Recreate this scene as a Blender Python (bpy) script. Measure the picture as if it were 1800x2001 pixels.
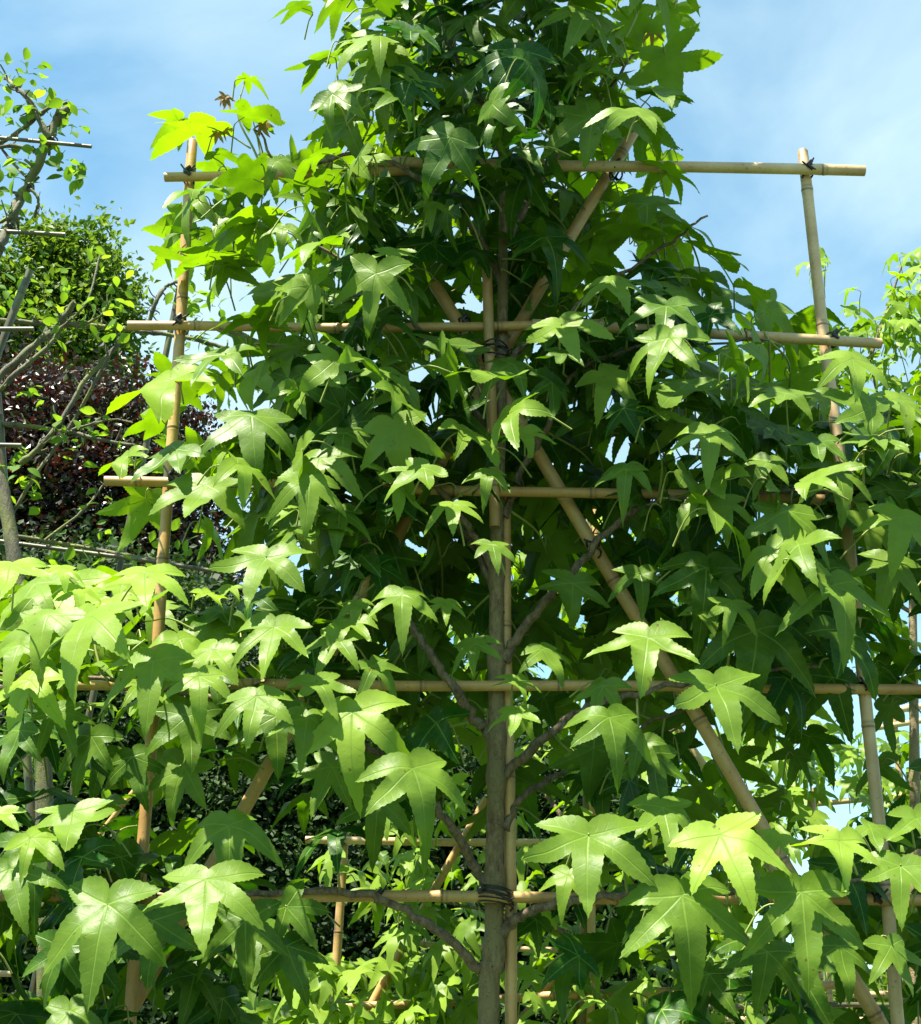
import bpy, math, random
import numpy as np
from mathutils import Vector, Matrix
for o in list(bpy.data.objects): bpy.data.objects.remove(o)
sc = bpy.context.scene
C = sc.collection
R = math.radians
rng = np.random.default_rng(11)
random.seed(5)

# ------------------------------------------------------------------ camera
PW, PH, FPX = 1800.0, 2001.0, 2860.0
PITCH = R(19.3)
CAM = np.array([0.0, -2.48, 1.62])
cam = bpy.data.objects.new('camera', bpy.data.cameras.new('camera')); C.objects.link(cam)
cam.location = CAM; cam.rotation_euler = (R(90) + PITCH, 0, 0)
cam.data.sensor_fit = 'VERTICAL'; cam.data.sensor_height = 36.0
cam.data.lens = 36.0 * FPX / PH
cam.data.clip_end = 3000
sc.camera = cam
FWD = np.array([0, math.cos(PITCH), math.sin(PITCH)]); UP = np.array([0, -math.sin(PITCH), math.cos(PITCH)]); RT = np.array([1.0, 0, 0])
def ray(u, v):
    d = FWD * FPX + RT * (u - PW / 2) + UP * (PH / 2 - v)
    return d / np.linalg.norm(d)
def P(u, v, Y=0.0):                       # where the sight line of a photo point meets the vertical plane y = Y
    d = ray(u, v); return CAM + d * ((Y - CAM[1]) / d[1])
def pxm(p):                                # photo pixels per metre at a point
    return FPX / float(np.dot(p - CAM, FWD))

# ------------------------------------------------------------------ light
SUN = np.array([-0.30, -0.22, 0.93]); SUN /= np.linalg.norm(SUN)
sun = bpy.data.objects.new('sun', bpy.data.lights.new('sun', 'SUN')); C.objects.link(sun)
sun.data.energy = 5.0; sun.data.angle = R(0.5); sun.data.color = (1.0, 0.95, 0.80)
sun.rotation_euler = Vector(SUN).to_track_quat('Z', 'Y').to_euler()
w = bpy.data.worlds.new('World'); sc.world = w; w.use_nodes = True
nt = w.node_tree; nt.nodes.clear()
def N(nt, t, **k):
    n = nt.nodes.new(t)
    for a, b in k.items(): setattr(n, a, b)
    return n
sky = N(nt, 'ShaderNodeTexSky', sky_type='NISHITA', sun_disc=False)
sky.sun_elevation = math.asin(SUN[2]); sky.sun_rotation = math.atan2(SUN[0], SUN[1]) % (2 * math.pi)
sky.air_density = 1.0; sky.dust_density = 0.6; sky.ozone_density = 1.3
tc = N(nt, 'ShaderNodeTexCoord')
mp = N(nt, 'ShaderNodeMapping'); mp.inputs['Scale'].default_value = (1.0, 1.0, 1.7); mp.inputs['Rotation'].default_value = (0.2, 0.5, 0.1)
mp.inputs['Location'].default_value = (0.3, 0.0, 0.25)
ns = N(nt, 'ShaderNodeTexNoise'); ns.inputs['Scale'].default_value = 3.2; ns.inputs['Detail'].default_value = 7; ns.inputs['Roughness'].default_value = 0.52; ns.inputs['Distortion'].default_value = 0.5
rp = N(nt, 'ShaderNodeMapRange'); rp.inputs['From Min'].default_value = 0.36; rp.inputs['From Max'].default_value = 0.74
rp.inputs['To Min'].default_value = 0.04; rp.inputs['To Max'].default_value = 0.80
mx = N(nt, 'ShaderNodeMix', data_type='RGBA'); mx.inputs['B'].default_value = (4.8, 6.2, 6.6, 1)
bg = N(nt, 'ShaderNodeBackground'); bg.inputs['Strength'].default_value = 0.058
ou = N(nt, 'ShaderNodeOutputWorld'); L = nt.links.new
L(tc.outputs['Generated'], mp.inputs['Vector']); L(mp.outputs[0], ns.inputs['Vector']); L(ns.outputs['Fac'], rp.inputs['Value'])
tn = N(nt, 'ShaderNodeMix', data_type='RGBA', blend_type='MULTIPLY'); tn.inputs['Factor'].default_value = 1.0; tn.inputs['B'].default_value = (0.95, 1.46, 1.36, 1)
L(sky.outputs[0], tn.inputs['A']); L(rp.outputs[0], mx.inputs['Factor']); L(tn.outputs['Result'], mx.inputs['A']); L(mx.outputs['Result'], bg.inputs['Color']); L(bg.outputs[0], ou.inputs['Surface'])
sc.view_settings.view_transform = 'Standard'; sc.view_settings.look = 'None'
sc.view_settings.exposure = 1.70; sc.view_settings.gamma = 1.0
sc.render.engine = 'CYCLES'
sc.cycles.max_bounces = 8; sc.cycles.transmission_bounces = 6; sc.cycles.diffuse_bounces = 2

# ------------------------------------------------------------------ materials
def newmat(name):
    m = bpy.data.materials.new(name); m.use_nodes = True; m.node_tree.nodes.clear()
    return m, m.node_tree, N(m.node_tree, 'ShaderNodeOutputMaterial')
def mixc(nt, fac, a, b, blend='MIX'):
    n = N(nt, 'ShaderNodeMix', data_type='RGBA', blend_type=blend)
    for s, x in (('Factor', fac), ('A', a), ('B', b)):
        if isinstance(x, (int, float)): n.inputs[s].default_value = x
        elif isinstance(x, tuple): n.inputs[s].default_value = (*x, 1)
        else: nt.links.new(x, n.inputs[s])
    return n.outputs['Result']
def mth(nt, op, a, b=None, clamp=False):
    n = N(nt, 'ShaderNodeMath', operation=op); n.use_clamp = clamp
    for i, x in enumerate((a, b)):
        if x is None: continue
        if isinstance(x, (int, float)): n.inputs[i].default_value = x
        else: nt.links.new(x, n.inputs[i])
    return n.outputs[0]
def mrange(nt, v, a, b, c=0.0, d=1.0):
    n = N(nt, 'ShaderNodeMapRange'); nt.links.new(v, n.inputs['Value'])
    n.inputs['From Min'].default_value = a; n.inputs['From Max'].default_value = b
    n.inputs['To Min'].default_value = c; n.inputs['To Max'].default_value = d
    return n.outputs[0]

def leaf_mat(name, old_shaded=(0.009, 0.056, 0.0005), young_lit=(0.31, 0.45, 0.055), tr_old_shaded=(0.014, 0.12, 0.0004), tr_young_lit=(0.33, 0.56, 0.003), veins=True, rough=0.42, spec=0.20, trans=0.36, vein=(0.20, 0.32, 0.05)):  # tint blends leaf age with sun and shade painted into the colour
    m, nt, out = newmat(name); L = nt.links.new
    at = N(nt, 'ShaderNodeAttribute', attribute_name='tint')
    t = at.outputs['Fac']
    tcn = N(nt, 'ShaderNodeTexCoord')
    nz = N(nt, 'ShaderNodeTexNoise'); nz.inputs['Scale'].default_value = 28; nz.inputs['Detail'].default_value = 4
    L(tcn.outputs['Object'], nz.inputs['Vector'])
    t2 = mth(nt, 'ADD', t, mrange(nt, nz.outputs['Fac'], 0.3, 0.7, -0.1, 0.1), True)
    col = mixc(nt, t2, old_shaded, young_lit)
    trc = mixc(nt, t2, tr_old_shaded, tr_young_lit)
    nb = N(nt, 'ShaderNodeTexNoise'); nb.inputs['Scale'].default_value = 75; nb.inputs['Detail'].default_value = 2; L(tcn.outputs['Object'], nb.inputs['Vector'])
    spot = mrange(nt, nb.outputs['Fac'], 0.70, 0.75, 0, 0.75); col = mixc(nt, spot, col, (0.10, 0.055, 0.012)); trc = mixc(nt, spot, trc, (0.05, 0.03, 0.0))
    bs = N(nt, 'ShaderNodeBsdfPrincipled')
    if veins:
        av = N(nt, 'ShaderNodeAttribute', attribute_name='luv')
        sp = N(nt, 'ShaderNodeSeparateXYZ'); L(av.outputs['Vector'], sp.inputs[0])
        u = sp.outputs['X']; v = sp.outputs['Y']
        wd = mrange(nt, v, 0.0, 1.0, 0.016, 0.005)
        mid = mth(nt, 'SUBTRACT', 1.0, mth(nt, 'DIVIDE', u, wd), True)
        s = mth(nt, 'SUBTRACT', v, mth(nt, 'MULTIPLY', u, 0.75))
        fr = mth(nt, 'FRACT', mth(nt, 'MULTIPLY', s, 9.0))
        side = mth(nt, 'SUBTRACT', 1.0, mth(nt, 'MULTIPLY', mth(nt, 'ABSOLUTE', mth(nt, 'SUBTRACT', fr, 0.5)), 13.0), True)
        vo = N(nt, 'ShaderNodeTexVoronoi', feature='DISTANCE_TO_EDGE'); vo.inputs['Scale'].default_value = 160; L(tcn.outputs['Object'], vo.inputs['Vector'])
        ret = mrange(nt, vo.outputs['Distance'], 0.0, 0.12, 0.05, 0.0)
        vv = mth(nt, 'ADD', mth(nt, 'MAXIMUM', mth(nt, 'MULTIPLY', mid, 0.7), mth(nt, 'MULTIPLY', side, 0.13)), ret, True)
        col = mixc(nt, vv, col, vein)
        # pale thin margin
        bp = N(nt, 'ShaderNodeBump'); bp.inputs['Strength'].default_value = 0.35; bp.inputs['Distance'].default_value = 0.002
        hh = mth(nt, 'SUBTRACT', mrange(nt, nz.outputs['Fac'], 0.3, 0.7, 0, 0.9), vv)
        L(hh, bp.inputs['Height']); L(bp.outputs[0], bs.inputs['Normal'])
    geo = N(nt, 'ShaderNodeNewGeometry')
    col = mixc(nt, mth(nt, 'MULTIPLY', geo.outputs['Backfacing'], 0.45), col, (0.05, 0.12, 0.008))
    L(col, bs.inputs['Base Color'])
    rg = mixc(nt, geo.outputs['Backfacing'], (rough,) * 3, (0.65,) * 3); L(rg, bs.inputs['Roughness'])
    bs.inputs['Specular IOR Level'].default_value = spec
    tb = N(nt, 'ShaderNodeBsdfTranslucent'); L(trc, tb.inputs['Color'])
    ms = N(nt, 'ShaderNodeMixShader'); L(mrange(nt, t2, 0.0, 0.75, trans * 0.55, trans * 1.3), ms.inputs[0])
    L(bs.outputs[0], ms.inputs[1]); L(tb.outputs[0], ms.inputs[2]); L(ms.outputs[0], out.inputs['Surface'])
    return m

def bark_mat(name, a, b, sc_=(60, 60, 18), moss=None):
    m, nt, out = newmat(name); L = nt.links.new
    tcn = N(nt, 'ShaderNodeTexCoord'); mpn = N(nt, 'ShaderNodeMapping'); mpn.inputs['Scale'].default_value = sc_
    L(tcn.outputs['Object'], mpn.inputs['Vector'])
    n1 = N(nt, 'ShaderNodeTexNoise'); n1.inputs['Scale'].default_value = 1.0; n1.inputs['Detail'].default_value = 8; n1.inputs['Roughness'].default_value = 0.65; L(mpn.outputs[0], n1.inputs['Vector'])
    n2 = N(nt, 'ShaderNodeTexNoise'); n2.inputs['Scale'].default_value = 9; n2.inputs['Detail'].default_value = 3; L(tcn.outputs['Object'], n2.inputs['Vector'])
    c = mixc(nt, mrange(nt, n1.outputs['Fac'], 0.35, 0.68), a, b)
    vo = N(nt, 'ShaderNodeTexVoronoi'); vo.inputs['Scale'].default_value = 170; L(tcn.outputs['Object'], vo.inputs['Vector'])
    c = mixc(nt, mrange(nt, vo.outputs['Distance'], 0.0, 0.30, 0.55, 0.0), c, tuple(x * 1.9 for x in b))
    if moss: c = mixc(nt, mrange(nt, n2.outputs['Fac'], 0.42, 0.62, 0, 0.85), c, moss)
    bs = N(nt, 'ShaderNodeBsdfPrincipled'); bs.inputs['Roughness'].default_value = 0.75; L(c, bs.inputs['Base Color'])
    bp = N(nt, 'ShaderNodeBump'); bp.inputs['Strength'].default_value = 1.0; bp.inputs['Distance'].default_value = 0.005
    L(mth(nt, 'SUBTRACT', n1.outputs['Fac'], mrange(nt, vo.outputs['Distance'], 0, .3, .5, 0)), bp.inputs['Height']); L(bp.outputs[0], bs.inputs['Normal'])
    L(bs.outputs[0], out.inputs['Surface']); return m

def cane_mat(name, base=(0.50, 0.37, 0.19), dark=(0.33, 0.20, 0.085), algae=(0.16, 0.17, 0.06), al=0.25):
    m, nt, out = newmat(name); L = nt.links.new
    tcn = N(nt, 'ShaderNodeTexCoord')
    n1 = N(nt, 'ShaderNodeTexNoise'); n1.inputs['Scale'].default_value = 7; n1.inputs['Detail'].default_value = 6; n1.inputs['Roughness'].default_value = 0.7; L(tcn.outputs['Object'], n1.inputs['Vector'])
    n2 = N(nt, 'ShaderNodeTexNoise'); n2.inputs['Scale'].default_value = 140; n2.inputs['Detail'].default_value = 4; L(tcn.outputs['Object'], n2.inputs['Vector'])
    c = mixc(nt, mrange(nt, n1.outputs['Fac'], 0.35, 0.65), base, dark)
    n3 = N(nt, 'ShaderNodeTexNoise'); n3.inputs['Scale'].default_value = 16; n3.inputs['Detail'].default_value = 5; L(tcn.outputs['Object'], n3.inputs['Vector'])
    c = mixc(nt, mrange(nt, n3.outputs['Fac'], 0.52, 0.68, 0, al), c, algae)
    c = mixc(nt, mrange(nt, n2.outputs['Fac'], 0.62, 0.72, 0, 0.45), c, (0.10, 0.07, 0.04))
    at = N(nt, 'ShaderNodeAttribute', attribute_name='ring')
    c = mixc(nt, mth(nt, 'MULTIPLY', at.outputs['Fac'], 0.8), c, (0.06, 0.045, 0.03))
    bs = N(nt, 'ShaderNodeBsdfPrincipled'); bs.inputs['Roughness'].default_value = 0.42; L(c, bs.inputs['Base Color'])
    bp = N(nt, 'ShaderNodeBump'); bp.inputs['Strength'].default_value = 0.25; bp.inputs['Distance'].default_value = 0.001
    L(n2.outputs['Fac'], bp.inputs['Height']); L(bp.outputs[0], bs.inputs['Normal'])
    L(bs.outputs[0], out.inputs['Surface']); return m

def plain(name, col, rough=0.6, var=0.3, scale=20):
    m, nt, out = newmat(name); L = nt.links.new
    tcn = N(nt, 'ShaderNodeTexCoord'); n1 = N(nt, 'ShaderNodeTexNoise'); n1.inputs['Scale'].default_value = scale; n1.inputs['Detail'].default_value = 5
    L(tcn.outputs['Object'], n1.inputs['Vector'])
    c = mixc(nt, n1.outputs['Fac'], tuple(x * (1 - var) for x in col), tuple(min(1, x * (1 + var)) for x in col))
    bs = N(nt, 'ShaderNodeBsdfPrincipled'); bs.inputs['Roughness'].default_value = rough; L(c, bs.inputs['Base Color'])
    L(bs.outputs[0], out.inputs['Surface']); return m

M_LEAF = leaf_mat('sweetgum_leaf')
M_LEAF2 = leaf_mat('sweetgum_leaf_far', veins=False)
M_PET = plain('petiole', (0.22, 0.26, 0.06), 0.5)
M_BARK = bark_mat('sweetgum_bark', (0.10, 0.062, 0.028), (0.31, 0.23, 0.125), (110, 110, 55), moss=(0.21, 0.17, 0.075))
M_TWIG = bark_mat('branch_bark', (0.06, 0.04, 0.022), (0.26, 0.19, 0.12), (90, 90, 45))
M_CANE = cane_mat('bamboo', (0.56, 0.36, 0.14), (0.40, 0.21, 0.065))
M_CANE_P = cane_mat('bamboo_pale', (0.64, 0.47, 0.27), (0.46, 0.29, 0.13), al=0.15)
M_CANE_O = cane_mat('bamboo_mossy', (0.12, 0.105, 0.05), (0.06, 0.05, 0.027), (0.16, 0.20, 0.05), 0.7)
M_TIE = plain('tie_wire', (0.012, 0.012, 0.014), 0.35)
M_APPLE = leaf_mat('apple_leaf', (0.05, 0.12, 0.025), (0.16, 0.28, 0.03), (0.13, 0.34, 0.01), (0.40, 0.60, 0.02), veins=False, rough=0.5)
M_APBARK = bark_mat('mossy_bark', (0.05, 0.045, 0.03), (0.14, 0.13, 0.08), moss=(0.16, 0.175, 0.035))
M_APPLEFRUIT = plain('small_fruit', (0.22, 0.30, 0.08), 0.4)
M_PURPLE = leaf_mat('purple_leaf', (0.011, 0.006, 0.007), (0.030, 0.008, 0.008), (0.05, 0.008, 0.008), (0.16, 0.012, 0.01), veins=False, rough=0.34, spec=0.4, trans=0.15)
M_GREENT = leaf_mat('green_tree_leaf', (0.035, 0.085, 0.010), (0.12, 0.18, 0.02), (0.08, 0.20, 0.01), (0.25, 0.36, 0.02), veins=False, rough=0.5)
M_HEDGE = leaf_mat('hedge_leaf', (0.010, 0.024, 0.006), (0.07, 0.13, 0.03), (0.03, 0.08, 0.006), (0.10, 0.2, 0.01), veins=False, rough=0.6, spec=.2, trans=0.22)
M_GROUND = plain('soil_grass', (0.05, 0.075, 0.025), 0.95, 0.5, 3)

# ------------------------------------------------------------------ mesh helpers
class MB:
    def __init__(s): s.v = []; s.f = []; s.n = 0; s.a = {}; s.mi = []
    def add(s, V, F, mat=0, **attr):
        V = np.asarray(V, dtype=float); F = np.asarray(F, dtype=np.int64)
        s.v.append(V); s.f.append(F + s.n); s.mi.append(np.full(len(F), mat)); s.n += len(V)
        for k in set(s.a) | set(attr):
            w_ = 3 if k == 'luv' else 1
            lst = s.a.setdefault(k, [])
            have = sum(len(x) for x in lst)
            if have < s.n - len(V): lst.append(np.zeros((s.n - len(V) - have, w_)))
            x = attr.get(k)
            if x is None: x = np.zeros((len(V), w_))
            x = np.asarray(x, float)
            if x.ndim == 0: x = np.full((len(V), w_), float(x))
            lst.append(x.reshape(len(V), w_))
    def build(s, name, mats, parent=None, smooth=True):
        V = np.concatenate(s.v)
        me = bpy.data.meshes.new(name)
        loops = np.concatenate([f.reshape(-1) for f in s.f]); tot = np.concatenate([np.full(len(f), f.shape[1]) for f in s.f])
        me.vertices.add(len(V)); me.loops.add(len(loops)); me.polygons.add(len(tot))
        org = np.array(parent.location) if parent is not None else np.zeros(3)
        me.vertices.foreach_set('co', (V - org).astype(np.float32).ravel())
        me.loops.foreach_set('vertex_index', loops.astype(np.int32))
        st = np.concatenate([[0], np.cumsum(tot)[:-1]]); me.polygons.foreach_set('loop_start', st.astype(np.int32))
        me.polygons.foreach_set('loop_total', tot.astype(np.int32))
        me.polygons.foreach_set('material_index', np.concatenate(s.mi).astype(np.int32))
        me.polygons.foreach_set('use_smooth', np.full(len(tot), smooth))
        for k, lst in s.a.items():
            arr = np.concatenate(lst)
            if len(arr) < len(V): arr = np.concatenate([arr, np.zeros((len(V) - len(arr), arr.shape[1]))])
            if k == 'luv': me.attributes.new(k, 'FLOAT_VECTOR', 'POINT').data.foreach_set('vector', arr.astype(np.float32).ravel())
            else: me.attributes.new(k, 'FLOAT', 'POINT').data.foreach_set('value', arr.astype(np.float32).ravel())
        me.update(calc_edges=True); me.validate()
        for m in (mats if isinstance(mats, (list, tuple)) else [mats]): me.materials.append(m)
        o = bpy.data.objects.new(name, me); C.objects.link(o)
        if parent is not None: o.parent = parent
        return o
def thing(name, label, cat, loc, group=None):
    o = bpy.data.objects.new(name, None); C.objects.link(o); o.location = loc; o.empty_display_size = 0.2
    o['label'] = label; o['category'] = cat
    if group or name in GROUPS: o['group'] = group or GROUPS[name]
    return o
def tag(o, label, cat, group=None):
    o['label'] = label; o['category'] = cat
    if group: o['group'] = group
    return o
GROUPS = {'sweetgum_tree': 'sweetgums trained flat in nursery rows', 'bamboo_trellis': 'bamboo trellises in nursery rows', 'espalier_apple_tree': 'espalier apple trees at the left', 'hedge': 'hedges closing the view'}
def unit(a): a = np.asarray(a, float); return a / (np.linalg.norm(a) + 1e-12)
def spline(pts, sub=6):
    pts = [np.asarray(p, float) for p in pts]
    if len(pts) < 3: return np.array([pts[0] + (pts[1] - pts[0]) * t for t in np.linspace(0, 1, sub + 1)])
    q = [2 * pts[0] - pts[1]] + pts + [2 * pts[-1] - pts[-2]]
    out = []
    for i in range(1, len(q) - 2):
        for t in np.linspace(0, 1, sub, endpoint=False):
            a, b, c, d = q[i - 1:i + 3]
            out.append(0.5 * (2 * b + (c - a) * t + (2 * a - 5 * b + 4 * c - d) * t * t + (3 * b - a - 3 * c + d) * t ** 3))
    out.append(pts[-1]); return np.array(out)
def tube(mb, path, rad, sides=10, mat=0, cap=True, wob=0.0, **attr):
    path = np.asarray(path, float); n = len(path)
    rad = np.broadcast_to(np.asarray(rad, float), (n,))
    T = np.gradient(path, axis=0); T /= np.linalg.norm(T, axis=1)[:, None] + 1e-12
    ref = np.array([0, 1.0, 0]) if abs(T[0][1]) < 0.9 else np.array([1.0, 0, 0])
    A = np.cross(T, ref); A /= np.linalg.norm(A, axis=1)[:, None] + 1e-12; B = np.cross(T, A)
    th = np.linspace(0, 2 * np.pi, sides, endpoint=False)
    rr = rad[:, None] * (1 + wob * rng.standard_normal((n, sides)) if wob else np.ones((n, sides)))
    V = path[:, None] + rr[..., None] * (A[:, None] * np.cos(th)[None, :, None] + B[:, None] * np.sin(th)[None, :, None])
    V = V.reshape(-1, 3)
    i = np.arange(n - 1)[:, None] * sides; j = np.arange(sides)[None]; k = (j + 1) % sides
    F = np.stack([i + j, i + k, i + k + sides, i + j + sides], -1).reshape(-1, 4)
    at = {a: (np.repeat(np.asarray(b), sides) if np.ndim(b) == 1 else b) for a, b in attr.items()}
    mb.add(V, F, mat, **at)
    if cap:
        for e, r0 in ((0, rad[0]), (n - 1, rad[-1])):
            cV = np.concatenate([V[e * sides:(e + 1) * sides] , [path[e]]])
            cF = np.array([[a, (a + 1) % sides, sides] for a in range(sides)])
            kw = {a: (0.9 if a == 'ring' else 0.0) for a in attr if a != 'luv'}
            mb.add(cV, cF, mat, **kw)

# ------------------------------------------------------------------ sweetgum leaf shapes
def leaf_template(seed, k=3, m=15, serr=0.0058):
    r = np.random.default_rng(seed)
    sp1 = 53 + r.normal(0, 4); sp2 = 107 + r.normal(0, 5)
    ang = np.radians([-sp2 + r.normal(0, 6), -sp1 + r.normal(0, 5), r.normal(0, 3), sp1, sp2]); 
    Ls = np.array([0.55 + r.normal(0, .06), 0.80 + r.normal(0, .05), 1.0, 0.80 + r.normal(0, .05), 0.55 + r.normal(0, .06)])
    rs_main = 0.34 + r.normal(0, .02); rs_side = 0.28 + r.normal(0, .02); rs_base = 0.13
    # sinus points (between lobe i-1 and i)
    sang = [math.radians(-180), (ang[0] + ang[1]) / 2, (ang[1] + ang[2]) / 2 - 0.03, (ang[2] + ang[3]) / 2 + 0.03, (ang[3] + ang[4]) / 2, math.radians(180)]
    srad = [rs_base, rs_side, rs_main, rs_main, rs_side, rs_base]
    S = [np.array([math.cos(a), math.sin(a)]) * q for a, q in zip(sang, srad)]
    V2 = [np.zeros(2)]; LU = [(0, 0, 0)]; F = []; ZL = [0]
    seam = []
    for si in range(5):                                   # seams O->sinus, the two base ones are the same
        ids = []
        for j in range(1, k + 1):
            V2.append(S[si] * j / k); ids.append(len(V2) - 1); LU.append(None)
        seam.append(ids)
    seam.append(seam[0])
    curls = r.normal(-0.04, 0.22, 5); lobe_of = {}
    for i in range(5):
        d = np.array([math.cos(ang[i]), math.sin(ang[i])]); per = np.array([-d[1], d[0]]); Lx = Ls[i]
        aS = 0.5 * (np.dot(S[i], d) + np.dot(S[i + 1], d)); aS = max(aS, 0.08)
        al = [aS * j / k for j in range(1, k + 1)] + [aS + (Lx - aS) * q / m for q in range(1, m + 1)]
        bend = r.normal(0, 0.10)
        def mid(a_): return d * a_ + per * bend * (a_ ** 2) * 0.6
        mids = [0]
        for a_ in al: V2.append(mid(a_)); mids.append(len(V2) - 1); LU.append((0, a_, i)); lobe_of[len(V2) - 1] = i
        tip = mids[-1]
        for side, sd in ((0, -1), (1, 1)):
            Sp = S[i + side] if i + side < 5 or True else S[0]
            ed = [0] + list(seam[i + side])
            for q_, e in enumerate(ed[1:]):
                p = V2[e]; lat = abs(np.dot(p, per)); LU[e] = (lat, max(0.0, np.dot(p, d)), i) if LU[e] is None else LU[e]
            a0 = np.dot(Sp, d); bm = r.uniform(.7, 1.3); w0 = abs(np.dot(Sp, per))
            for q in range(1, m):
                t = q / m
                a_ = a0 + (Lx - a0) * t * 1.0
                belly = 0.034 if i in (1, 2, 3) else 0.022
                wd = w0 * (1 - t) ** 0.85 + bm * belly * math.sin(math.pi * min(1, t * 1.02)) * (1 - 0.25 * t)
                if i in (0, 4) and side == (0 if i == 0 else 1): wd = w0 * (1 - t) + 0.10 * math.sin(math.pi * t ** .8)
                wd += serr * (1 if q % 2 else -0.6)
                a2 = a_ + (0.008 if q % 2 else -0.004)
                V2.append(mid(a2) + per * sd * wd); LU.append((wd, a_, i)); ed.append(len(V2) - 1); lobe_of[len(V2) - 1] = i
            ed.append(tip)
            nn = len(ed)
            for j in range(nn - 1):
                a, b, c, e2 = mids[j], mids[j + 1], ed[j + 1], ed[j]
                q = [a, b, c, e2] if sd > 0 else [a, e2, c, b]
                q2 = []
                for x in q:
                    if x not in q2: q2.append(x)
                F.append(q2)
    V2 = np.array(V2); LU = np.array([x if x else (0, 0, 0) for x in LU], float)
    rad = np.linalg.norm(V2, axis=1); th = np.arctan2(V2[:, 1], V2[:, 0])
    droop = abs(r.normal(0.30, 0.15)); fold = r.uniform(0.05, 0.60)
    z = -droop * rad ** 2 + fold * LU[:, 0] * np.clip(1.2 - rad, 0.3, 1)
    cu = np.array([curls[int(lobe_of.get(i, 2))] if i in lobe_of else 0 for i in range(len(V2))])
    tw = r.normal(0, 0.40, 5)
    twv = np.array([tw[int(lobe_of[i])] if i in lobe_of else 0 for i in range(len(V2))])
    sgn = np.sign(np.sin(th - np.array([ang[int(lobe_of[i])] if i in lobe_of else 0 for i in range(len(V2))])))
    z += cu * np.clip(rad - .3, 0, 1) ** 1.4 * 1.6 + twv * sgn * LU[:, 0] * np.clip(rad - .3, 0, 1) * 2
    z += 0.026 * np.sin(9 * V2[:, 0] + r.uniform(0, 6)) * np.cos(8 * V2[:, 1] + r.uniform(0, 6))
    z += -0.16 * np.clip(rad - 0.62, 0, 1) ** 1.5 * r.uniform(0, 3)     # drooping drip tips
    V = np.column_stack([V2 * (1 - 0.10 * rad[:, None]), z])
    q4 = np.array([f for f in F if len(f) == 4]); q3 = np.array([f for f in F if len(f) == 3])
    return V, q4, q3, LU
TH = [leaf_template(100 + i) for i in range(30)]
TL = [leaf_template(300 + i, k=1, m=4, serr=0.02) for i in range(10)]

def put_leaf(mb, o, a, n, size, tint, tmpl=None, lib=TH, flipdroop=1.0):
    a = unit(a); n = unit(n - np.dot(n, a) * a); b = np.cross(n, a)
    V, q4, q3, LU = lib[rng.integers(len(lib))] if tmpl is None else lib[tmpl % len(lib)]
    W = V * np.array([1, rng.uniform(0.9, 1.1), flipdroop])
    if rng.random() < 0.5: W = W * np.array([1, 1, 1])
    X = o + size * (W[:, :1] * a + W[:, 1:2] * b + W[:, 2:3] * n)
    s0 = mb.n
    mb.add(X, q4, 0, tint=np.full(len(X), tint), luv=LU)
    if len(q3):
        mb.f.append(q3 + s0); mb.mi.append(np.zeros(len(q3)))
def petiole(mb, o, a, n, end, r0=0.0013, tint=0.5):
    p1 = o - unit(a) * 0.02 - unit(n) * 0.012
    pm = (p1 + end) / 2 + np.array([0, 0, 0.012])
    tube(mb, spline([o - n * 0.0008, p1, pm, end], 3), np.linspace(r0 * .8, r0 * 1.3, 10), 4, 1, cap=False, tint=0.5)

def frame_from(el, az):          # normal: el above horizontal, az degrees (0 = towards the camera, + = to the right)
    e, z = R(el), R(az); return np.array([math.cos(e) * math.sin(z), -math.cos(e) * math.cos(z), math.sin(e)])
def axis_on(n, theta, vdir):     # in-leaf direction that points along theta in the vertical picture plane
    d = RT * math.cos(R(theta)) + UP * math.sin(R(theta))
    dn = float(np.dot(vdir, n))
    if abs(dn) < 0.3: dn = 0.3 * (1 if dn >= 0 else -1)
    return d - vdir * float(np.dot(d, n)) / dn

# ------------------------------------------------------------------ the ground
g = MB(); g.add([[-600, -600, 0], [600, -600, 0], [600, 600, 0], [-600, 600, 0]], [[0, 1, 2, 3]])
go = g.build('ground', M_GROUND, smooth=False); go['kind'] = 'structure'

# ------------------------------------------------------------------ canes, ties
def cane(parent, a, b, r, mat=None, name='cane', top_round=False, bow=0.0, label=None, nodes=0.27, seed=None):
    a = np.asarray(a, float); b = np.asarray(b, float); Ln = np.linalg.norm(b - a)
    ph = rng.uniform(0.05, nodes); ts = []; ring = []; rad = []
    def addp(s, rr, q): ts.append(s / Ln); rad.append(rr); ring.append(q)
    addp(0, r * .97, 0.3); s = ph
    while s < Ln - 0.01:
        for ds, rr, q in ((-.012, 1.0, 0), (-.004, 1.045, .1), (-.002, 1.07, .3), (0, 0.98, 1), (.002, 1.09, .6), (.0045, 1.1, .1), (.008, 1.03, .5), (.013, 1.0, 0)):
            if 0 < s + ds < Ln: addp(s + ds, r * rr, q)
        s += nodes * rng.uniform(0.8, 1.15)
    addp(Ln, r * .96, 0.3)
    if top_round:
        ts.append(1 + r * .35 / Ln); rad.append(r * .75); ring.append(0.1)
    ts = np.array(ts); bow = bow or rng.normal(0, .0035) * Ln; perp = unit(np.cross(b - a, [0.3, 1, 0.2]))
    path = a + (b - a) * ts[:, None] + perp * (bow * np.sin(np.pi * np.clip(ts, 0, 1)))[:, None] + perp * (0.0016 * np.sin(ts * Ln * 9 + rng.uniform(0, 6)))[:, None]
    mb = MB(); tube(mb, path, np.array(rad), 14, ring=np.array(ring))
    o = mb.build(name, mat or M_CANE, parent)
    if label: o['label'] = label
    return o
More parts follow.
